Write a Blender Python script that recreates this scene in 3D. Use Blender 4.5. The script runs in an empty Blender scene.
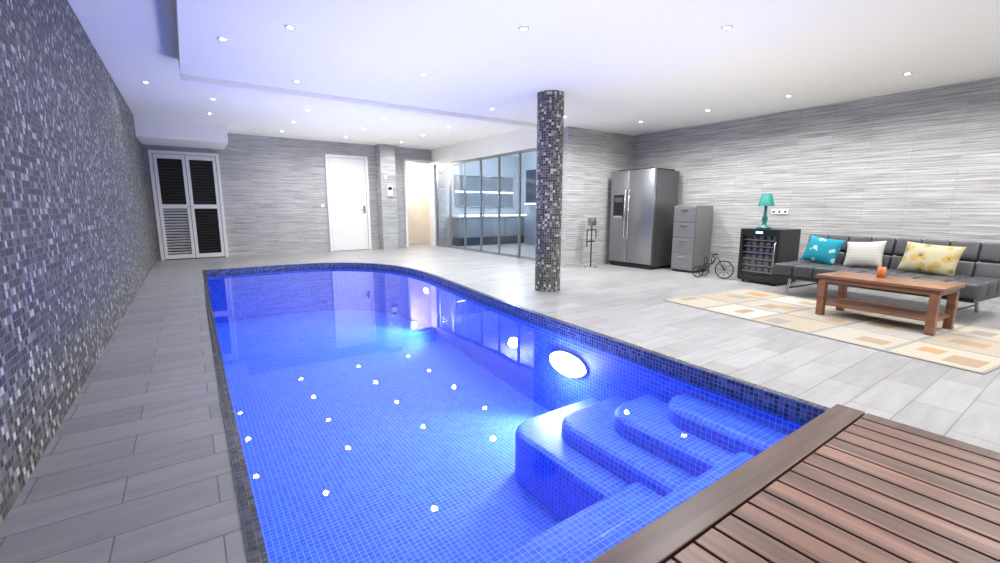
import bpy, bmesh, math, random
from mathutils import Matrix, Vector, Euler
random.seed(7)
S=bpy.context.scene
col=S.collection
# ------------------------------------------------------------ node helpers
def new_mat(name):
    m=bpy.data.materials.new(name);m.use_nodes=True
    nt=m.node_tree;nt.nodes.clear()
    o=nt.nodes.new('ShaderNodeOutputMaterial');b=nt.nodes.new('ShaderNodeBsdfPrincipled')
    nt.links.new(b.outputs[0],o.inputs[0])
    return m,nt,b,o
def N(nt,t,**kw):
    n=nt.nodes.new(t)
    for k,v in kw.items(): setattr(n,k,v)
    return n
def mth(nt,op,a,b=None):
    n=N(nt,'ShaderNodeMath',operation=op)
    for i,v in enumerate((a,b)):
        if v is None: continue
        if isinstance(v,(int,float)): n.inputs[i].default_value=v
        else: nt.links.new(v,n.inputs[i])
    return n.outputs[0]
def c4(c): return (c[0],c[1],c[2],1)
def coord(nt,kind,scale=(1,1,1),rot=(0,0,0)):
    t=N(nt,'ShaderNodeTexCoord');mp=N(nt,'ShaderNodeMapping')
    mp.inputs['Scale'].default_value=scale;mp.inputs['Rotation'].default_value=rot
    nt.links.new(t.outputs[kind],mp.inputs[0]);return mp.outputs[0]
def mixc(nt,fac,a,b,blend='MIX'):
    n=N(nt,'ShaderNodeMix',data_type='RGBA',blend_type=blend)
    for s,v in ((n.inputs[0],fac),(n.inputs[6],a),(n.inputs[7],b)):
        if isinstance(v,(int,float)): s.default_value=v
        elif isinstance(v,tuple): s.default_value=c4(v)
        else: nt.links.new(v,s)
    return n.outputs[2]
def plain(name,c,rough=.5,metal=0,noise=.06,nscale=8,spec=.5,emit=None,es=0,bump=0):
    m,nt,b,o=new_mat(name)
    nz=N(nt,'ShaderNodeTexNoise');nz.inputs['Scale'].default_value=nscale;nz.inputs['Detail'].default_value=3
    nt.links.new(coord(nt,'Object'),nz.inputs['Vector'])
    lo=tuple(max(0,x*(1-noise)) for x in c);hi=tuple(min(1,x*(1+noise)) for x in c)
    nt.links.new(mixc(nt,nz.outputs[0],lo,hi),b.inputs['Base Color'])
    b.inputs['Roughness'].default_value=rough;b.inputs['Metallic'].default_value=metal
    b.inputs['Specular IOR Level'].default_value=spec
    if emit: b.inputs['Emission Color'].default_value=c4(emit);b.inputs['Emission Strength'].default_value=es
    if bump:
        bp=N(nt,'ShaderNodeBump');bp.inputs['Strength'].default_value=bump;bp.inputs['Distance'].default_value=.01
        nt.links.new(nz.outputs[0],bp.inputs['Height']);nt.links.new(bp.outputs[0],b.inputs['Normal'])
    return m
def mosaic(name,size,cols,grout,gw=.07,rough=.25,kind='UV',stretch=1.0):
    m,nt,b,o=new_mat(name)
    v=coord(nt,kind,(1/(size*stretch),1/size,1/size))
    fl=N(nt,'ShaderNodeVectorMath',operation='FLOOR');nt.links.new(v,fl.inputs[0])
    fr=N(nt,'ShaderNodeVectorMath',operation='FRACTION');nt.links.new(v,fr.inputs[0])
    wn=N(nt,'ShaderNodeTexWhiteNoise',noise_dimensions='2D');nt.links.new(fl.outputs[0],wn.inputs['Vector'])
    r=N(nt,'ShaderNodeValToRGB');r.color_ramp.interpolation='CONSTANT'
    e=r.color_ramp.elements
    n=len(cols)
    while len(e)<n: e.new(.5)
    for i,c in enumerate(cols): e[i].position=i/n;e[i].color=c4(c)
    nt.links.new(wn.outputs['Value'],r.inputs[0])
    sp=N(nt,'ShaderNodeSeparateXYZ');nt.links.new(fr.outputs[0],sp.inputs[0])
    a=mth(nt,'MINIMUM',mth(nt,'MINIMUM',sp.outputs[0],mth(nt,'SUBTRACT',1,sp.outputs[0])),mth(nt,'MINIMUM',sp.outputs[1],mth(nt,'SUBTRACT',1,sp.outputs[1])))
    g=mth(nt,'LESS_THAN',a,gw)
    nt.links.new(mixc(nt,g,r.outputs[0],grout),b.inputs['Base Color'])
    nt.links.new(mth(nt,'ADD',mth(nt,'MULTIPLY',g,.4),rough),b.inputs['Roughness'])
    return m
def ledger(name):
    m,nt,b,o=new_mat(name)
    v=coord(nt,'UV')
    br=N(nt,'ShaderNodeTexBrick');nt.links.new(v,br.inputs[0])
    br.inputs['Scale'].default_value=1;br.inputs['Brick Width'].default_value=.9;br.inputs['Row Height'].default_value=.045
    br.inputs['Mortar Size'].default_value=.003;br.inputs['Mortar Smooth'].default_value=.8
    br.inputs['Color1'].default_value=(.60,.60,.605,1);br.inputs['Color2'].default_value=(.48,.48,.485,1);br.inputs['Mortar'].default_value=(.28,.28,.285,1)
    nz=N(nt,'ShaderNodeTexNoise');nt.links.new(coord(nt,'UV',(1.6,55,1)),nz.inputs[0]);nz.inputs['Scale'].default_value=1;nz.inputs['Detail'].default_value=5;nz.inputs['Roughness'].default_value=.65
    cr=N(nt,'ShaderNodeValToRGB');cr.color_ramp.elements[0].position=.33;cr.color_ramp.elements[0].color=(.40,.40,.41,1);cr.color_ramp.elements[1].position=.62;cr.color_ramp.elements[1].color=(1,1,1,1)
    nt.links.new(nz.outputs[0],cr.inputs[0])
    nt.links.new(mixc(nt,.9,br.outputs[0],cr.outputs[0],'MULTIPLY'),b.inputs['Base Color'])
    b.inputs['Roughness'].default_value=.75
    bp=N(nt,'ShaderNodeBump');bp.inputs['Strength'].default_value=.6;bp.inputs['Distance'].default_value=.01
    nt.links.new(nz.outputs[0],bp.inputs['Height']);nt.links.new(bp.outputs[0],b.inputs['Normal'])
    return m
def floor_tiles(name):
    m,nt,b,o=new_mat(name)
    v=coord(nt,'Object')
    br=N(nt,'ShaderNodeTexBrick');nt.links.new(v,br.inputs[0])
    br.inputs['Scale'].default_value=1;br.inputs['Brick Width'].default_value=.62;br.inputs['Row Height'].default_value=.21
    br.inputs['Mortar Size'].default_value=.003;br.inputs['Mortar Smooth'].default_value=.2
    br.inputs['Color1'].default_value=(.36,.36,.365,1);br.inputs['Color2'].default_value=(.28,.28,.285,1);br.inputs['Mortar'].default_value=(.15,.15,.155,1)
    nz=N(nt,'ShaderNodeTexNoise');nt.links.new(coord(nt,'Object',(2.2,14,1)),nz.inputs[0]);nz.inputs['Scale'].default_value=1;nz.inputs['Detail'].default_value=6;nz.inputs['Roughness'].default_value=.6
    cr=N(nt,'ShaderNodeValToRGB');cr.color_ramp.elements[0].position=.3;cr.color_ramp.elements[0].color=(.76,.76,.77,1);cr.color_ramp.elements[1].position=.7;cr.color_ramp.elements[1].color=(1,1,1,1)
    nt.links.new(nz.outputs[0],cr.inputs[0])
    nt.links.new(mixc(nt,1.0,br.outputs[0],cr.outputs[0],'MULTIPLY'),b.inputs['Base Color'])
    b.inputs['Roughness'].default_value=.40
    bp=N(nt,'ShaderNodeBump');bp.inputs['Strength'].default_value=.12;bp.inputs['Distance'].default_value=.005
    nt.links.new(nz.outputs[0],bp.inputs['Height']);nt.links.new(bp.outputs[0],b.inputs['Normal'])
    return m
def wood(name,c1,c2,axis=1,rough=.4,plank=None):
    m,nt,b,o=new_mat(name)
    sc=[22,22,22];sc[axis]=1.2
    nz=N(nt,'ShaderNodeTexNoise');nt.links.new(coord(nt,'Object',tuple(sc)),nz.inputs[0]);nz.inputs['Scale'].default_value=1;nz.inputs['Detail'].default_value=6;nz.inputs['Distortion'].default_value=.5
    cr=N(nt,'ShaderNodeValToRGB');cr.color_ramp.elements[0].position=.3;cr.color_ramp.elements[0].color=c4(c1);cr.color_ramp.elements[1].position=.7;cr.color_ramp.elements[1].color=c4(c2)
    nt.links.new(nz.outputs[0],cr.inputs[0]);out=cr.outputs[0]
    if plank:
        t=N(nt,'ShaderNodeTexCoord');sp=N(nt,'ShaderNodeSeparateXYZ');nt.links.new(t.outputs['Object'],sp.inputs[0])
        wn=N(nt,'ShaderNodeTexWhiteNoise',noise_dimensions='1D');nt.links.new(mth(nt,'FLOOR',mth(nt,'DIVIDE',sp.outputs[0],plank)),wn.inputs['W'])
        k=mth(nt,'ADD',mth(nt,'MULTIPLY',wn.outputs['Value'],.7),.6)
        cb=N(nt,'ShaderNodeCombineXYZ')
        for i in range(3): nt.links.new(k,cb.inputs[i])
        out=mixc(nt,1.0,out,cb.outputs[0],'MULTIPLY')
    nt.links.new(out,b.inputs['Base Color']);b.inputs['Roughness'].default_value=rough
    return m
def emis(name,c,s):
    m=bpy.data.materials.new(name);m.use_nodes=True;nt=m.node_tree;nt.nodes.clear()
    o=N(nt,'ShaderNodeOutputMaterial');e=N(nt,'ShaderNodeEmission');e.inputs[0].default_value=c4(c);e.inputs[1].default_value=s
    nt.links.new(e.outputs[0],o.inputs[0]);m.cycles.emission_sampling='NONE';return m
def clear(name,tint,ior,bump=0,rough=0.0):
    m=bpy.data.materials.new(name);m.use_nodes=True;nt=m.node_tree;nt.nodes.clear()
    o=N(nt,'ShaderNodeOutputMaterial');t=N(nt,'ShaderNodeBsdfTransparent');t.inputs[0].default_value=c4(tint)
    g=N(nt,'ShaderNodeBsdfGlossy');g.inputs['Roughness'].default_value=rough;fr=N(nt,'ShaderNodeFresnel')
    ge=N(nt,'ShaderNodeNewGeometry')
    nt.links.new(mth(nt,'ADD',ior,mth(nt,'MULTIPLY',ge.outputs['Backfacing'],1/ior-ior)),fr.inputs[0])
    mx=N(nt,'ShaderNodeMixShader');nt.links.new(fr.outputs[0],mx.inputs[0]);nt.links.new(t.outputs[0],mx.inputs[1]);nt.links.new(g.outputs[0],mx.inputs[2]);nt.links.new(mx.outputs[0],o.inputs[0])
    if bump:
        nz=N(nt,'ShaderNodeTexNoise');nt.links.new(coord(nt,'Object'),nz.inputs[0]);nz.inputs['Scale'].default_value=2.2;nz.inputs['Detail'].default_value=1
        bp=N(nt,'ShaderNodeBump');bp.inputs['Strength'].default_value=bump;bp.inputs['Distance'].default_value=.01
        nt.links.new(nz.outputs[0],bp.inputs['Height']);nt.links.new(bp.outputs[0],g.inputs['Normal'])
    return m
# ------------------------------------------------------------ mesh builder
class B:
    def __init__(s,name): s.name=name;s.bm=bmesh.new();s.mats=[]
    def mi(s,m):
        if m not in s.mats: s.mats.append(m)
        return s.mats.index(m)
    def merge(s,tb,mat,M=None,smooth=False):
        if M is not None: bmesh.ops.transform(tb,matrix=M,verts=tb.verts)
        i=s.mi(mat)
        for f in tb.faces: f.material_index=i;f.smooth=smooth
        me=bpy.data.meshes.new('tmp');tb.to_mesh(me);tb.free();s.bm.from_mesh(me);bpy.data.meshes.remove(me)
    def box(s,x0,x1,y0,y1,z0,z1,mat,bev=0,M=None,seg=2):
        tb=bmesh.new();bmesh.ops.create_cube(tb,size=1)
        for v in tb.verts: v.co=Vector(((x0+x1)/2+v.co.x*(x1-x0),(y0+y1)/2+v.co.y*(y1-y0),(z0+z1)/2+v.co.z*(z1-z0)))
        if bev: bmesh.ops.bevel(tb,geom=list(tb.edges),offset=bev,segments=seg,profile=.5,affect='EDGES')
        s.merge(tb,mat,M,bev>0.008)
    def quad(s,pts,mat):
        tb=bmesh.new();tb.faces.new([tb.verts.new(p) for p in pts]);s.merge(tb,mat)
    def prism(s,pts,z0,z1,mat,bev=0,seg=5):
        tb=bmesh.new();lo=[tb.verts.new((p[0],p[1],z0)) for p in pts];hi=[tb.verts.new((p[0],p[1],z1)) for p in pts]
        top=tb.faces.new(hi);tb.faces.new(list(reversed(lo)));n=len(pts)
        for i in range(n): tb.faces.new((lo[i],lo[(i+1)%n],hi[(i+1)%n],hi[i]))
        bmesh.ops.recalc_face_normals(tb,faces=tb.faces)
        if bev: bmesh.ops.bevel(tb,geom=list(top.edges),offset=bev,segments=seg,profile=.5,affect='EDGES')
        s.merge(tb,mat,None,False)
    def cyl(s,p0,p1,r,mat,r2=None,seg=20,smooth=True):
        p0=Vector(p0);p1=Vector(p1);d=p1-p0
        tb=bmesh.new();bmesh.ops.create_cone(tb,cap_ends=True,segments=seg,radius1=r,radius2=r if r2 is None else r2,depth=d.length)
        M=Matrix.Translation((p0+p1)/2)@d.to_track_quat('Z','Y').to_matrix().to_4x4()
        i=s.mi(mat);bmesh.ops.transform(tb,matrix=M,verts=tb.verts)
        for f in tb.faces: f.material_index=i;f.smooth=smooth and len(f.verts)==4
        me=bpy.data.meshes.new('tmp');tb.to_mesh(me);tb.free();s.bm.from_mesh(me);bpy.data.meshes.remove(me)
    def tube(s,pts,r,mat,closed=False):
        cu=bpy.data.curves.new('t','CURVE');cu.dimensions='3D';cu.bevel_depth=r;cu.bevel_resolution=2;cu.use_fill_caps=True
        sp=cu.splines.new('POLY');sp.points.add(len(pts)-1)
        for i,p in enumerate(pts): sp.points[i].co=(*p,1)
        sp.use_cyclic_u=closed
        ob=bpy.data.objects.new('t',cu);col.objects.link(ob);dg=bpy.context.evaluated_depsgraph_get()
        me=bpy.data.meshes.new_from_object(ob.evaluated_get(dg));bpy.data.objects.remove(ob)
        tb=bmesh.new();tb.from_mesh(me);bpy.data.meshes.remove(me);s.merge(tb,mat,None,True)
    def ring(s,c,R,r,mat,axis='X',n=28):
        pts=[]
        for i in range(n):
            a=2*math.pi*i/n;u,v=R*math.cos(a),R*math.sin(a)
            pts.append({'X':(c[0],c[1]+u,c[2]+v),'Y':(c[0]+u,c[1],c[2]+v),'Z':(c[0]+u,c[1]+v,c[2])}[axis])
        s.tube(pts,r,mat,True)
    def lathe(s,prof,c,mat,seg=32):
        tb=bmesh.new();rows=[]
        for r,z in prof: rows.append([tb.verts.new((c[0]+r*math.cos(2*math.pi*i/seg),c[1]+r*math.sin(2*math.pi*i/seg),c[2]+z)) for i in range(seg)])
        for a,b in zip(rows,rows[1:]):
            for i in range(seg): tb.faces.new((a[i],a[(i+1)%seg],b[(i+1)%seg],b[i]))
        s.merge(tb,mat,None,True)
    def pillow(s,w,hh,t,mat,M):
        tb=bmesh.new();n=16;g={}
        for sd in (1,-1):
            for i in range(n+1):
                for j in range(n+1):
                    u=i/n*2-1;v=j/n*2-1
                    k=(max(0,1-abs(u)**2.6)*max(0,1-abs(v)**2.6))**.55
                    pin=1-.07*(1-abs(u)**2)*abs(v)**3; pin2=1-.07*(1-abs(v)**2)*abs(u)**3
                    g[sd,i,j]=tb.verts.new((u*w/2*pin2,v*hh/2*pin,sd*t/2*k))
        for sd in (1,-1):
            for i in range(n):
                for j in range(n):
                    q=[g[sd,i,j],g[sd,i+1,j],g[sd,i+1,j+1],g[sd,i,j+1]]
                    if sd<0:q.reverse()
                    tb.faces.new(q)
        bmesh.ops.remove_doubles(tb,verts=tb.verts,dist=1e-5)
        s.merge(tb,mat,M,True)
    def done(s,loc=(0,0,0),rz=0,parent=None,scale=1):
        uv=s.bm.loops.layers.uv.new('UVMap') if not s.bm.loops.layers.uv else s.bm.loops.layers.uv[0]
        s.bm.normal_update()
        for f in s.bm.faces:
            n=f.normal;a=max(range(3),key=lambda i:abs(n[i]))
            for l in f.loops:
                c=l.vert.co
                l[uv].uv=(c.y,c.z) if a==0 else ((c.x,c.z) if a==1 else (c.x,c.y))
        me=bpy.data.meshes.new(s.name);s.bm.to_mesh(me);s.bm.free()
        for m in s.mats: me.materials.append(m)
        ob=bpy.data.objects.new(s.name,me);col.objects.link(ob);ob.location=loc;ob.rotation_euler=(0,0,rz);ob.scale=(scale,)*3
        if parent: ob.parent=parent
        return ob
def simple(name,*a,**k):
    b=B(name);b.box(*a,**k);return b.done()
# ------------------------------------------------------------ materials
G=[(.13,.13,.13),(.02,.02,.021),(.06,.058,.055),(.28,.28,.27),(.035,.033,.03),(.19,.188,.18),(.016,.016,.017),(.09,.085,.08),(.045,.045,.045),(.52,.52,.51),(.022,.022,.023),(.08,.078,.074)]
M_mos=mosaic('mosaic_grey',.034,G,(.22,.22,.21),.075,.55)
M_cop=mosaic('mosaic_coping',.03,[(.03,.035,.05),(.05,.055,.08),(.015,.017,.03),(.08,.085,.11),(.02,.025,.04)],(.09,.1,.12),.07)
M_band=mosaic('mosaic_waterline',.03,[(.03,.05,.13),(.05,.08,.2),(.02,.03,.07),(.10,.13,.26),(.03,.05,.15)],(.2,.23,.36),.07)
M_pool=mosaic('mosaic_pool',.036,[(.018,.11,.74),(.025,.135,.80),(.015,.09,.68),(.035,.17,.84)],(.26,.42,.93),.07,.45)
M_led=ledger('stone_ledger')
M_floor=floor_tiles('floor_tile')
M_ceil=plain('ceiling_paint',(.90,.90,.86),.8,noise=.01)
M_white=plain('white_paint',(.78,.78,.78),.4,noise=.01)
M_deck=wood('deck_wood',(.085,.038,.027),(.255,.13,.093),1,.40,plank=.118)
M_deckb=wood('deck_border_wood',(.048,.021,.016),(.11,.054,.042),0,.36)
M_dark=plain('dark_gap',(.012,.01,.008),.8)
M_tab=wood('table_wood',(.14,.055,.027),(.28,.13,.07),1,.3)
M_steel=plain('brushed_steel',(.36,.37,.385),.32,.9,noise=.08,nscale=3)
M_steeld=plain('dark_steel',(.18,.19,.20),.35,.8)
M_black=plain('black_plastic',(.012,.012,.014),.3)
M_louv=plain('black_louvre',(.012,.012,.014),.6)
M_lea=plain('grey_leather',(.048,.05,.058),.42,noise=.25,nscale=30,bump=.15)
M_chrome=plain('chrome',(.7,.7,.72),.15,1,noise=.01)
M_iron=plain('wrought_iron',(.02,.02,.02),.5,.5)
M_teal=plain('teal_lamp',(.0,.15,.135),.35)
M_teals=plain('teal_shade',(.0,.16,.145),.6,emit=(0,.35,.3),es=.05)
M_glass=clear('glass_pane',(.88,.94,1),1.6)
M_water=clear('pool_water',(.70,.80,1),1.38,.12)
M_lamp=emis('downlight_emitter',(1,.98,.95),110)
M_pl=emis('pool_light_emitter',(.88,.86,1),30)
M_ledw=emis('led_strip',(.8,.9,1),6)
M_beige=plain('beige_wall',(.74,.68,.60),.7)
M_inner=plain('pale_wall',(.44,.50,.57),.7)
M_navy=plain('dark_cabinet',(.02,.03,.055),.3)
M_mid=plain('grey_panel',(.18,.22,.27),.3)
# ------------------------------------------------------------ pool outline
XL,XR,YB,YN=-.65,7.72,12.2,-1.6
out=[(.11,.84),(.11,3),(.13,6),(.17,8.4),(.18,9.68)]
out+=[(1.0,9.70),(1.8,9.68),(2.3,9.55),(2.75,9.25),(3.08,8.8),(3.29,8.2),(3.36,7.5),(3.33,6.8),(3.24,6.0),(3.14,5.2),(3.05,4.4),(2.97,3.5),(2.92,2.65),(2.86,1.7),(2.83,.84)]
def cr(pts,a,b,n=4):
    r=[]
    for i in range(len(pts)):
        r.append(pts[i])
        if a<=i<b:
            p0,p1,p2,p3=pts[i-1],pts[i],pts[i+1],pts[(i+2)%len(pts)]
            for k in range(1,n):
                t=k/n;q=[]
                for d in (0,1): q.append(.5*((2*p1[d])+(-p0[d]+p2[d])*t+(2*p0[d]-5*p1[d]+4*p2[d]-p3[d])*t*t+(-p0[d]+3*p1[d]-3*p2[d]+p3[d])*t**3))
                r.append(tuple(q))
    return r
pool=cr(out,5,18)
def offset(pts,d):
    r=[];n=len(pts)
    for i in range(n):
        p=Vector(pts[i]);a=(p-Vector(pts[i-1])).normalized();b=(Vector(pts[(i+1)%n])-p).normalized()
        na=Vector((-a.y,a.x));nb=Vector((-b.y,b.x));m=(na+nb).normalized();k=d/max(.4,m.dot(na))
        r.append((p.x+m.x*k,p.y+m.y*k))
    return r
cop=offset(pool,.055)
def fill2d(name,loops,z,mat):
    cu=bpy.data.curves.new(name,'CURVE');cu.dimensions='2D';cu.fill_mode='BOTH'
    for L in loops:
        sp=cu.splines.new('POLY');sp.points.add(len(L)-1)
        for i,p in enumerate(L): sp.points[i].co=(p[0],p[1],0,1)
        sp.use_cyclic_u=True
    t=bpy.data.objects.new(name,cu);col.objects.link(t);dg=bpy.context.evaluated_depsgraph_get()
    me=bpy.data.meshes.new_from_object(t.evaluated_get(dg));bpy.data.objects.remove(t)
    b=B(name);tb=bmesh.new();tb.from_mesh(me);bmesh.ops.recalc_face_normals(tb,faces=tb.faces)
    for f in tb.faces:
        if f.normal.z<0: f.normal_flip()
    b.merge(tb,mat,Matrix.Translation((0,0,z)));return b
fill2d('floor',[[(XL-.2,YN),(9.4,YN),(9.4,15),(XL-.2,15)],cop],0,M_floor).done()
pb=fill2d('swimming_pool',[cop,pool],0.004,M_cop)
def wallstrip(b,pts,z0,z1,mat,start=0,cnt=None):
    tb=bmesh.new();n=len(pts)
    for i in range(n):
        p=pts[i];q=pts[(i+1)%n]
        f=tb.faces.new([tb.verts.new((p[0],p[1],z0)),tb.verts.new((q[0],q[1],z0)),tb.verts.new((q[0],q[1],z1)),tb.verts.new((p[0],p[1],z1))])
        f.normal_flip()
    b.merge(tb,mat)
FZ=-1.0
wallstrip(pb,pool,-.13,.004,M_band);wallstrip(pb,pool,FZ,-.13,M_pool)
tb=bmesh.new();tb.faces.new([tb.verts.new((p[0],p[1],FZ)) for p in reversed(pool)]);pb.merge(tb,M_pool)
pb.box(.12,2.85,.80,1.20,FZ,-.30,M_pool,.04,seg=3)
pb.box(.12,2.87,.80,1.60,FZ,-.55,M_pool,.04,seg=3)
def corner_step(x0,y1,z,r=.22):
    pts=[(2.95,.82),(2.95,y1)]
    for k in range(13):
        a=math.pi/2+k/12*math.pi/2
        pts.append((x0+r+r*math.cos(a),y1-r+r*math.sin(a)))
    pts.append((x0,.82))
    pb.prism(pts,FZ,z,M_pool,.055)
for x0,y1,z in ((1.92,2.72,-.60),(2.14,2.42,-.47),(2.36,2.10,-.34),(2.58,1.80,-.22)): corner_step(x0,y1,z,.26)
def oval_light(x,y,z,ry,rz):
    for (xx,k,mt) in ((x,1,M_chrome),(x-.012,.92,M_pl)):
        tb=bmesh.new();tb.faces.new([tb.verts.new((xx,y-ry*k*math.cos(2*math.pi*i/28),z+rz*k*math.sin(2*math.pi*i/28))) for i in range(28)]);pb.merge(tb,mt)
oval_light(2.90,3.02,-.38,.26,.12);oval_light(3.31,7.0,-.30,.09,.05)
poolob=pb.done()
tb=bmesh.new();tb.faces.new([tb.verts.new((p[0],p[1],-.085)) for p in reversed(pool)])
wb=B('pool_water');wb.merge(tb,M_water);wob=wb.done()
if wob.data.polygons[0].normal.z<0: wob.data.flip_normals()
# ------------------------------------------------------------ shell
simple('wall_left',XL-.2,XL,YN,YB+.2,0,2.85,M_mos)
simple('wall_right',XR,XR+.2,YN,6.2,0,2.85,M_led)
simple('wall_cross',5.85,XR+.2,6.2,6.36,0,2.85,M_led)
w=B('wall_back')
w.box(XL-.2,5.22,YB,YB+.2,0,2.85,M_led);w.box(5.22,6.10,YB,YB+.2,2.44,2.85,M_led);w.box(6.10,6.5,YB,YB+.2,0,2.85,M_led)
w.done()
simple('wall_pilaster',4.36,4.78,YB-.35,YB,0,2.82,M_led)
w=B('ceiling')
w.box(XL-.2,9.4,YN,15,2.82,2.9,M_ceil)
w.box(.08,XR+.2,YN,6.36,2.6,2.84,M_ceil)
w.box(.08,6.3,6.36,6.62,2.54,2.84,M_ceil)
w.box(XL-.1,.82,10.9,YB+.1,2.45,2.84,M_ceil)
w.box(6.05,6.3,6.3,YB+.1,2.38,2.84,M_ceil)
w.done()
w=B('wall_hallway');w.box(4.6,6.9,13.4,13.5,0,2.85,M_beige);w.box(4.9,5.0,12.4,13.4,0,2.85,M_beige);w.box(6.5,6.6,12.4,13.4,0,2.85,M_beige);w.done()
w=B('trim_doorway');w.box(5.16,5.22,12.14,12.42,0,2.5,M_white);w.box(6.07,6.10,12.14,12.42,0,2.5,M_white);w.box(5.22,6.07,12.14,12.42,2.44,2.5,M_white);w.done()
w=B('wall_glazed_room');w.box(6.5,9.3,YB,YB+.1,0,2.85,M_inner);w.box(9.2,9.3,6.36,YB,0,2.85,M_inner);w.box(XR+.2,9.3,6.26,6.36,0,2.85,M_inner);w.done()
w=B('window_1')
for i in range(8):
    y=6.45+i*(12.1-6.45)/7
    w.box(6.14,6.19,y-.02,y+.02,0,2.38,M_steel)
    if i<7:
        y2=y+(12.1-6.45)/7
        w.quad([(6.165,y+.02,.05),(6.165,y+.02,2.33),(6.165,y2-.02,2.33),(6.165,y2-.02,.05)],M_glass)
w.box(6.14,6.19,6.43,12.12,0,.06,M_steel);w.box(6.14,6.19,6.43,12.12,2.32,2.38,M_steel)
w.box(6.12,6.15,9.5,9.53,.9,1.3,M_chrome)
w.done()
w=B('bathroom_vanity')
w.box(6.6,9.1,11.55,12.15,.25,.85,M_mid,.01);w.box(6.6,9.1,11.6,12.15,0,.25,M_navy);w.box(6.55,9.15,11.5,12.17,.85,.90,M_white,.01)
for k in (7.4,8.25): w.box(k,k+.01,11.54,11.56,.27,.83,M_navy)
w.box(6.6,9.1,11.52,11.54,.91,.93,M_ledw)
w.done()
w=B('wall_mirror')
w.box(6.8,9.0,12.15,12.18,1.2,2.1,M_mid,.004);w.box(6.8,9.0,12.13,12.15,1.62,1.65,M_ledw);w.box(6.78,9.02,12.12,12.18,1.17,1.20,M_chrome);w.box(6.78,9.02,12.12,12.18,2.1,2.13,M_chrome)
w.done()
w=B('display_cabinet')
w.box(8.75,9.18,7.6,11.2,0,.9,M_mid,.01);w.box(8.8,9.18,7.6,11.2,1.3,2.3,M_navy,.01);w.box(8.76,8.8,7.6,11.2,1.25,1.28,M_ledw)
w.done()
# column
tb=bmesh.new();seg=64;R=.175
bmv=[[tb.verts.new((R*math.cos(2*math.pi*i/seg),R*math.sin(2*math.pi*i/seg),z)) for i in range(seg)] for z in (0,2.6)]
uvl=tb.loops.layers.uv.new('UVMap')
for i in range(seg):
    f=tb.faces.new((bmv[0][i],bmv[0][(i+1)%seg],bmv[1][(i+1)%seg],bmv[1][i]));f.smooth=True
    for l,(a,z) in zip(f.loops,((i,0),(i+1,0),(i+1,2.6),(i,2.6))): l[uvl].uv=(a*2*math.pi*R/seg,z)
me=bpy.data.meshes.new('mosaic_column');tb.to_mesh(me);tb.free();me.materials.append(M_mos)
cob=bpy.data.objects.new('mosaic_column',me);col.objects.link(cob);cob.location=(4.03,4.62,0)
# ------------------------------------------------------------ doors
w=B('door_1')
y0=YB-.09;y1=YB
x0,x1,H=-.56,.70,2.34
w.box(x0,x0+.06,y0,y1,0,H,M_white);w.box(x1-.06,x1,y0,y1,0,H,M_white);w.box(x0+.06,x1-.06,y0,y1,H-.06,H,M_white)
xm=(x0+x1)/2
w.box(x0+.06,x1-.06,y1-.02,y1-.005,0,H-.06,M_black)
for a,b,loww in ((x0+.07,xm-.005,True),(xm+.005,x1-.07,False)):
    w.box(a,a+.06,y0+.01,y1-.02,.02,H-.07,M_white,.004);w.box(b-.06,b,y0+.01,y1-.02,.02,H-.07,M_white,.004)
    for z in (.02,1.12,H-.16): w.box(a+.06,b-.06,y0+.01,y1-.02,z,z+.09,M_white,.004)
    for (za,zb,mt) in ((.12,1.11,M_white if loww else M_louv),(1.22,H-.17,M_louv)):
        n=int((zb-za)/.06)
        for i in range(n):
            z=za+(i+.5)*(zb-za)/n
            w.box(a+.06,b-.06,-.025,.025,-.004,.004,mt,M=Matrix.Translation((0,(y0+y1)/2,z))@Matrix.Rotation(math.radians(-40),4,'X'))
w.cyl((xm-.05,y0-.04,1.17),(xm+.03,y0-.04,1.17),.01,M_chrome)
w.done()
w=B('door_2')
x0,x1,H=3.02,4.12,2.5
w.box(x0,x0+.07,YB-.05,YB,0,H,M_white);w.box(x1-.07,x1,YB-.05,YB,0,H,M_white);w.box(x0+.07,x1-.07,YB-.05,YB,H-.07,H,M_white)
w.box(x0+.078,x1-.078,YB-.035,YB-.005,.01,H-.078,M_white,.003)
w.cyl((x1-.15,YB-.09,1.1),(x1-.27,YB-.09,1.1),.012,M_chrome);w.cyl((x1-.15,YB-.09,1.1),(x1-.15,YB-.03,1.1),.012,M_chrome);w.box(x1-.18,x1-.12,YB-.05,YB-.035,1.0,1.2,M_chrome)
w.done()
w=B('intercom_panel');w.box(4.52,4.66,YB-.39,YB-.35,1.45,1.75,M_white,.005);w.box(4.54,4.64,YB-.395,YB-.388,1.62,1.7,M_black);w.box(4.45,4.52,YB-.37,YB-.35,1.9,2.0,M_white,.005);w.done()
w=B('wall_switch');w.box(2.86,2.94,YB-.015,YB,1.15,1.23,M_white,.003);w.box(2.875,2.925,YB-.02,YB-.012,1.165,1.215,M_white,.003);w.done()
# ------------------------------------------------------------ deck
w=B('wooden_deck')
dx0,dx1=-.38,2.90
pw=.118;x=dx1-.10
w.box(dx0,dx1-.005,YN,.83,.0045,.008,M_dark)
while x>dx0+pw:
    w.box(x-pw+.012,x,YN,.1,.008,.034,M_deck,.003);w.box(x-pw+.012,x,.104,.705,.008,.034,M_deck,.003);x-=pw
w.box(dx1-.094,dx1,YN,.705,.008,.036,M_deckb,.003)
w.box(dx0,dx1,.712,.84,.006,.038,M_deckb,.004)
w.done()
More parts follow.
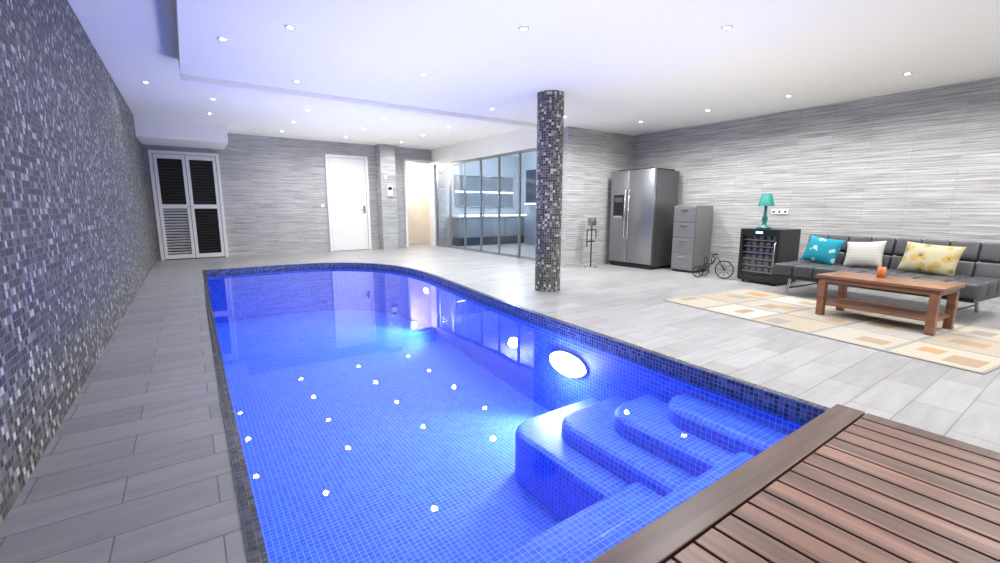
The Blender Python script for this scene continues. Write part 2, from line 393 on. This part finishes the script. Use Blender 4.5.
# ------------------------------------------------------------ fridge
w=B('american_fridge')
y0,y1,H=-.5,.5,1.83
w.box(-.30,.36,y0,y1,.05,H-.02,M_steeld,.008)
for a,b in ((y0+.0,.06-.004),(.06+.004,y1)):
    w.box(-.37,-.305,a,b,.09,H,M_steel,.012)
w.box(-.34,.3,y0+.02,y1-.02,0.0,.08,M_black)
for y in (.02,.10):
    w.tube([(-.37,y,.55),(-.42,y,.58),(-.42,y,1.45),(-.37,y,1.48)],.013,M_chrome)
w.box(-.376,-.365,.17,.42,.95,1.38,M_black,.004);w.box(-.38,-.374,.20,.39,1.24,1.33,M_steeld);w.box(-.385,-.374,.19,.40,.95,.98,M_chrome)
w.box(-.3,.36,y0+.1,y1-.1,H-.02,H+.02,M_black)
w.done((7.27,5.56,0))
M_lock=plain('cabinet_metal',(.28,.285,.29),.4,.7)
w=B('metal_cabinet')
w.box(-.25,.25,-.22,.22,.04,1.17,M_lock,.006);w.box(-.22,.22,-.2,.2,0,.04,M_black)
for i in range(4): w.box(-.268,-.252,-.205,.205,.06+i*.275,.32+i*.275,M_lock,.004);w.box(-.285,-.268,-.06,.06,.26+i*.275,.275+i*.275,M_chrome)
w.done((7.40,4.58,0))
w=B('wine_cooler')
d0,d1,q,H=-.26,.26,.29,.82
w.box(d0,d1,-q,-q+.03,.03,H,M_black,.004);w.box(d0,d1,q-.03,q,.03,H,M_black,.004);w.box(d0,d1,-q+.03,q-.03,H-.03,H,M_black);w.box(d0,d1,-q+.03,q-.03,.03,.10,M_black);w.box(d1-.03,d1,-q+.03,q-.03,.1,H-.03,M_black)
for yy in (-q+.05,q-.05):
    for xx in (d0+.05,d1-.05): w.cyl((xx,yy,0),(xx,yy,.03),.02,M_black)
w.box(d0-.035,d0-.002,-q,-q+.045,.05,H,M_black,.004);w.box(d0-.035,d0-.002,q-.045,q,.05,H,M_black,.004);w.box(d0-.035,d0-.002,-q+.045,q-.045,H-.10,H,M_black,.004);w.box(d0-.035,d0-.002,-q+.045,q-.045,.05,.11,M_black,.004)
w.quad([(d0-.02,-q+.045,.11),(d0-.02,-q+.045,H-.1),(d0-.02,q-.045,H-.1),(d0-.02,q-.045,.11)],M_glass)
w.box(d0-.04,d0-.036,-.05,.05,H-.065,H-.035,emis('blue_display',(.3,.6,1),4))
ws=plain('shelf_wood',(.30,.20,.14),.5)
for i in range(6):
    z=.17+i*.095
    w.box(d0+.01,d0+.03,-q+.04,q-.04,z,z+.016,ws);w.box(d0+.03,d1-.05,-q+.04,q-.04,z,z+.006,M_chrome)
    for k in range(5): w.cyl((d0+.04,-.2+k*.1,z+.045),(d1-.08,-.2+k*.1,z+.045),.034,M_steeld,seg=12)
w.tube([(d0-.035,-q+.03,.3),(d0-.07,-q+.03,.32),(d0-.07,-q+.03,.62),(d0-.035,-q+.03,.64)],.008,M_chrome)
w.done((7.22,3.18,0),-.1)
w=B('table_lamp')
w.lathe([(0,0),(.075,0),(.075,.015),(.03,.03),(.018,.06),(.03,.10),(.016,.14),(.014,.26),(.0,.27)],(0,0,0),M_teal)
w.lathe([(.08,.24),(.045,.37),(.041,.37),(.075,.24)],(0,0,0),M_teals);w.cyl((0,0,.26),(0,0,.31),.018,M_white)
w.done((7.12,3.24,.822),scale=1.4)
w=B('wall_socket')
for i in range(3): w.box(-.012,0,-.125+i*.085,-.045+i*.085,-.04,.04,M_white,.004);w.cyl((-.013,-.085+i*.085,0),(-.004,-.085+i*.085,0),.02,M_steeld)
w.done((XR,3.3,1.07))
w=B('tricycle_bottle_rack')
w.ring((0,-.16,.13),.12,.008,M_iron);w.ring((.1,.16,.08),.075,.007,M_iron);w.ring((-.1,.16,.08),.075,.007,M_iron)
for i in range(8):
    a=i*math.pi/4;w.tube([(0,-.16,.13),(0,-.16+.12*math.cos(a),.13+.12*math.sin(a))],.003,M_iron)
for sx in (-.1,.1):
    for i in range(6):
        a=i*math.pi/3;w.tube([(sx,.16,.08),(sx,.16+.075*math.cos(a),.08+.075*math.sin(a))],.003,M_iron)
w.tube([(-.1,.16,.08),(.1,.16,.08)],.007,M_iron);w.tube([(0,.16,.08),(0,.05,.16),(0,-.06,.30),(0,-.16,.13)],.008,M_iron)
w.tube([(-.09,-.0,.34),(0,-.06,.33),(.09,0,.34)],.007,M_iron);w.ring((0,.1,.24),.055,.006,M_iron,'Y');w.ring((0,.0,.26),.055,.006,M_iron,'Y');w.tube([(0,.16,.08),(0,.1,.185)],.006,M_iron);w.tube([(0,.1,.185),(0,0,.205)],.006,M_iron)
w.done((6.95,3.9,.003),.15,scale=1.15)
w=B('metal_stand')
w.lathe([(0,0),(.13,0),(.13,.015),(.02,.03),(0,.03)],(0,0,0),M_chrome)
w.cyl((0,0,.02),(0,0,.9),.012,M_iron);w.box(-.07,.07,-.05,.05,.80,.95,M_steel,.01);w.tube([(-.12,0,.72),(.12,0,.72)],.01,M_iron);w.ring((0,0,.5),.07,.01,M_iron,'Z');w.tube([(-.12,0,.72),(-.12,0,.4)],.01,M_iron);w.tube([(.12,0,.72),(.12,0,.55)],.01,M_iron)
w.done((6.3,5.97,0))
# ------------------------------------------------------------ rug
def rg(n,c): return plain(n,c,.95,bump=.3,nscale=60)
r_base=rg('rug_grey',(.24,.235,.225));r_c=[rg('rug_cream',(.36,.325,.27)),rg('rug_ecru',(.34,.315,.275)),rg('rug_sand',(.33,.285,.22)),rg('rug_white',(.39,.375,.345))]
r_p=[rg('rug_orange',(.36,.21,.10)),rg('rug_tan',(.29,.21,.14)),rg('rug_ochre',(.34,.25,.14)),rg('rug_stone',(.23,.22,.21))]
w=B('patchwork_rug')
w.box(-.85,.85,-1.4,1.4,.001,.008,r_base,.002)
rr=random.Random(5)
nx,ny=3,5
for i in range(nx):
    for j in range(ny):
        cx=1.7/nx;cy=2.8/ny;x=-.85+cx*i;y=-1.4+cy*j
        w.box(x+.018,x+cx-.018,y+.018,y+cy-.018,.008,.0095,r_c[(i*2+j)%4])
        for k in range(rr.choice([1,2,2])):
            aw=rr.uniform(.12,.26);ah=rr.uniform(.10,.22);bx=x+rr.uniform(.05,cx-aw-.05);by=y+rr.uniform(.05,cy-ah-.05)
            w.box(bx,bx+aw,by,by+ah,.0095+.0004*k,.0105+.0004*k,r_p[rr.randrange(4)])
w.done((5.38,1.75,0),-.13)
# ------------------------------------------------------------ coffee table
w=B('coffee_table')
for i in range(5): w.box(-.25+i*.1+.002,-.15+i*.1-.002,-.5,.5,.395,.425,M_tab,.004)
w.box(-.23,.23,-.47,.47,.35,.394,M_tab,.004)
for sx in (-1,1):
    for sy in (-1,1): w.box(sx*.215-.032,sx*.215+.032,sy*.44-.032,sy*.44+.032,0,.36,M_tab,.005)
w.box(-.22,.22,-.45,.45,.11,.135,M_tab,.004)
w.done((5.58,1.36,.0118),-.1)
w=B('candle_jar');w.lathe([(0,0),(.035,0),(.038,.05),(.034,.1),(.026,.1),(.026,.08),(0,.08)],(0,0,0),plain('orange_glass',(.5,.16,.05),.2,emit=(.8,.2,.03),es=.1));w.done((5.70,1.43,.438))
# ------------------------------------------------------------ sofa
w=B('futon_sofa')
L=.97
for sy in (-1,1):
    ya,yb=(0.004,L) if sy>0 else (-L,-.004)
    n=4
    for i in range(n):
        a=ya+(yb-ya)*i/n;b=ya+(yb-ya)*(i+1)/n
        for (xa,xb) in ((-.46,-.2),(-.2,.06),(.06,.30)):
            w.box(xa+.002,xb-.002,a+.002,b-.002,.26,.41,M_lea,.03,seg=3)
    T=Matrix.Translation((.2,0,.36))@Matrix.Rotation(math.radians(17),4,'Y')
    for i in range(n):
        a=ya+(yb-ya)*i/n;b=ya+(yb-ya)*(i+1)/n
        for (za,zb) in ((.02,.22),(.22,.44)):
            w.box(-.0,.13,a+.002,b-.002,za+.002,zb-.002,M_lea,.03,M=T,seg=3)
w.box(-.42,.28,-L+.03,L-.03,.22,.27,M_black)
for sy in (-.78,.78):
    w.tube([(-.38,sy,.24),(-.42,sy,.016)],.018,M_chrome);w.tube([(.26,sy,.24),(.34,sy,.016)],.018,M_chrome);w.tube([(-.41,sy,.1),(.32,sy,.1)],.01,M_black)
sofa=w.done((6.66,1.70,.0),-.12)
def cushion_mat(name,kind):
    m,nt,b,o=new_mat(name);v=coord(nt,'Object')
    vo=N(nt,'ShaderNodeTexVoronoi');nt.links.new(v,vo.inputs[0])
    r=N(nt,'ShaderNodeValToRGB');e=r.color_ramp.elements;r.color_ramp.interpolation='CONSTANT'
    if kind=='t':
        vo.inputs['Scale'].default_value=11;e[0].color=(.32,.5,.5,1);e[1].position=.32;e[1].color=(.0,.21,.29,1)
        nt.links.new(vo.outputs['Distance'],r.inputs[0])
    elif kind=='y':
        vo.inputs['Scale'].default_value=10;e[0].color=(.05,.16,.18,1);e[1].position=.22;e[1].color=(.42,.29,.07,1);x=e.new(.42);x.color=(.41,.37,.25,1)
        nt.links.new(vo.outputs['Distance'],r.inputs[0])
    else:
        wv=N(nt,'ShaderNodeTexWave');wv.bands_direction='Y' ;wv.inputs['Scale'].default_value=9;wv.inputs['Distortion'].default_value=1.5;nt.links.new(v,wv.inputs[0]);e[0].color=(.40,.385,.36,1);e[1].position=.35;e[1].color=(.44,.43,.40,1)
        nt.links.new(wv.outputs[0],r.inputs[0])
    nt.links.new(r.outputs[0],b.inputs['Base Color']);b.inputs['Roughness'].default_value=.9
    return m
for nm,y,wd,hh,kk,tw in (('turquoise_cushion',.66,.42,.36,'t',.12),('white_cushion',.19,.40,.34,'w',-.1),('yellow_cushion',-.42,.50,.35,'y',.06)):
    w=B(nm)
    w.pillow(wd,hh,.15,cushion_mat(nm+'_fabric',kk),Matrix.Identity(4))
    ob=w.done()
    R0=Matrix(((0,math.sin(math.radians(22)),-math.cos(math.radians(22))),(1,0,0),(0,math.cos(math.radians(22)),math.sin(math.radians(22)))))
    loc=Matrix.Rotation(-.12,4,'Z')@Vector((.06,y,.41+hh/2*.93))
    ob.matrix_world=Matrix.Translation(Vector((6.66,1.70,0))+loc)@Matrix.Rotation(-.12,4,'Z')@R0.to_4x4()@Matrix.Rotation(tw,4,'Z')
# ------------------------------------------------------------ downlights
lo=[(6.7,.5),(6.7,1.7),(6.7,2.9),(6.65,4.0),(6.55,5.15),(5.2,.2),(3.8,2.17),(2.44,3.15),(3.1,2.0),(.84,4.23),(.4,4.85),(2.3,4.8),(3.9,5.8),(1.2,5.9),(5.2,5.6),(2.4,1.0),(.9,2.2),(5.2,-.6),(3.0,-.5),(1.2,-.6)]
hi=[(x,y) for x in (.5,1.9,3.3,4.7) for y in (7.3,8.6,9.9,11.2)]+[(-.3,8.0)]
w=B('ceiling_downlights')
dl=[]
for (x,y),z in [(p,2.6) for p in lo]+[(p,2.82) for p in hi]:
    if (x<.9 and y>10.8): continue
    w.lathe([(.024,-.001),(.044,-.001),(.044,-.008),(.024,-.006)],(x,y,z),M_white,20)
    w.cyl((x,y,z-.001),(x,y,z-.0055),.024,M_lamp,seg=16);dl.append((x,y,z))
dob=w.done()
def lamp(name,kind,loc,e,c=(1,1,1),parent=None,aim=None,**k):
    l=bpy.data.lights.new(name,kind);l.energy=e;l.color=c
    for a,b in k.items(): setattr(l,a,b)
    o=bpy.data.objects.new(name,l);col.objects.link(o);o.location=loc
    if aim: o.rotation_euler=Vector(aim).to_track_quat('-Z','Y').to_euler()
    if parent: o.parent=parent
    return o
for i,(x,y,z) in enumerate(dl):
    if y<6.3: e=112 if x>6 else (125 if x>3.5 else (52 if x>2 else 8))
    else: e=74 if x>2.5 else (42 if x>1 else 12)
    lamp('downlight_bulb','SPOT',(x,y,z-.02),e,(1,.98,.94),dob,spot_size=math.radians(162),spot_blend=.9,shadow_soft_size=.04)
lamp('pool_bulb','SPOT',(2.80,3.05,-.40),190,(.42,.44,1),poolob,(-1,-.1,-.8),spot_size=math.radians(108),spot_blend=.5,shadow_soft_size=.12)
lamp('pool_bulb','POINT',(2.72,3.0,-.42),14,(.75,.7,1),poolob,shadow_soft_size=.08)
lamp('pool_bulb','SPOT',(3.18,7.0,-.40),150,(.25,.55,1),poolob,(-1,-.1,-.8),spot_size=math.radians(108),spot_blend=.5,shadow_soft_size=.12)
lamp('hallway_lamp','POINT',(5.6,12.9,2.4),55,(1,.95,.9),shadow_soft_size=.1)
lamp('bathroom_lamp','POINT',(7.3,9.8,2.5),140,(.85,.92,1),shadow_soft_size=.15)
for (x,y,e) in ((1.7,1.6,105),(1.7,4.6,95),(1.8,7.8,100),(4.6,8.6,70),(4.6,2.6,65),(2.6,10.6,70)):  # added fill spots without fixtures, aimed up to brighten the ceiling
    lamp('ceiling_fill','SPOT',(x,y,.2),e,(1,.955,.83),None,(0,0,1),spot_size=math.radians(150),spot_blend=1,shadow_soft_size=.25)
W=bpy.data.worlds.new('world');S.world=W;W.use_nodes=True
bg=W.node_tree.nodes['Background'];bg.inputs[0].default_value=(1,.98,.94,1);bg.inputs[1].default_value=.65
# ------------------------------------------------------------ camera
cd=bpy.data.cameras.new('camera');cd.sensor_width=36;cd.lens=36*.443;cd.clip_start=.02
co=bpy.data.objects.new('camera',cd);col.objects.link(co);co.location=(0,0,1.12);co.rotation_euler=(math.radians(90-9.35),0,math.radians(-34.9))
S.camera=co
S.view_settings.view_transform='Standard'
S.view_settings.exposure=.32
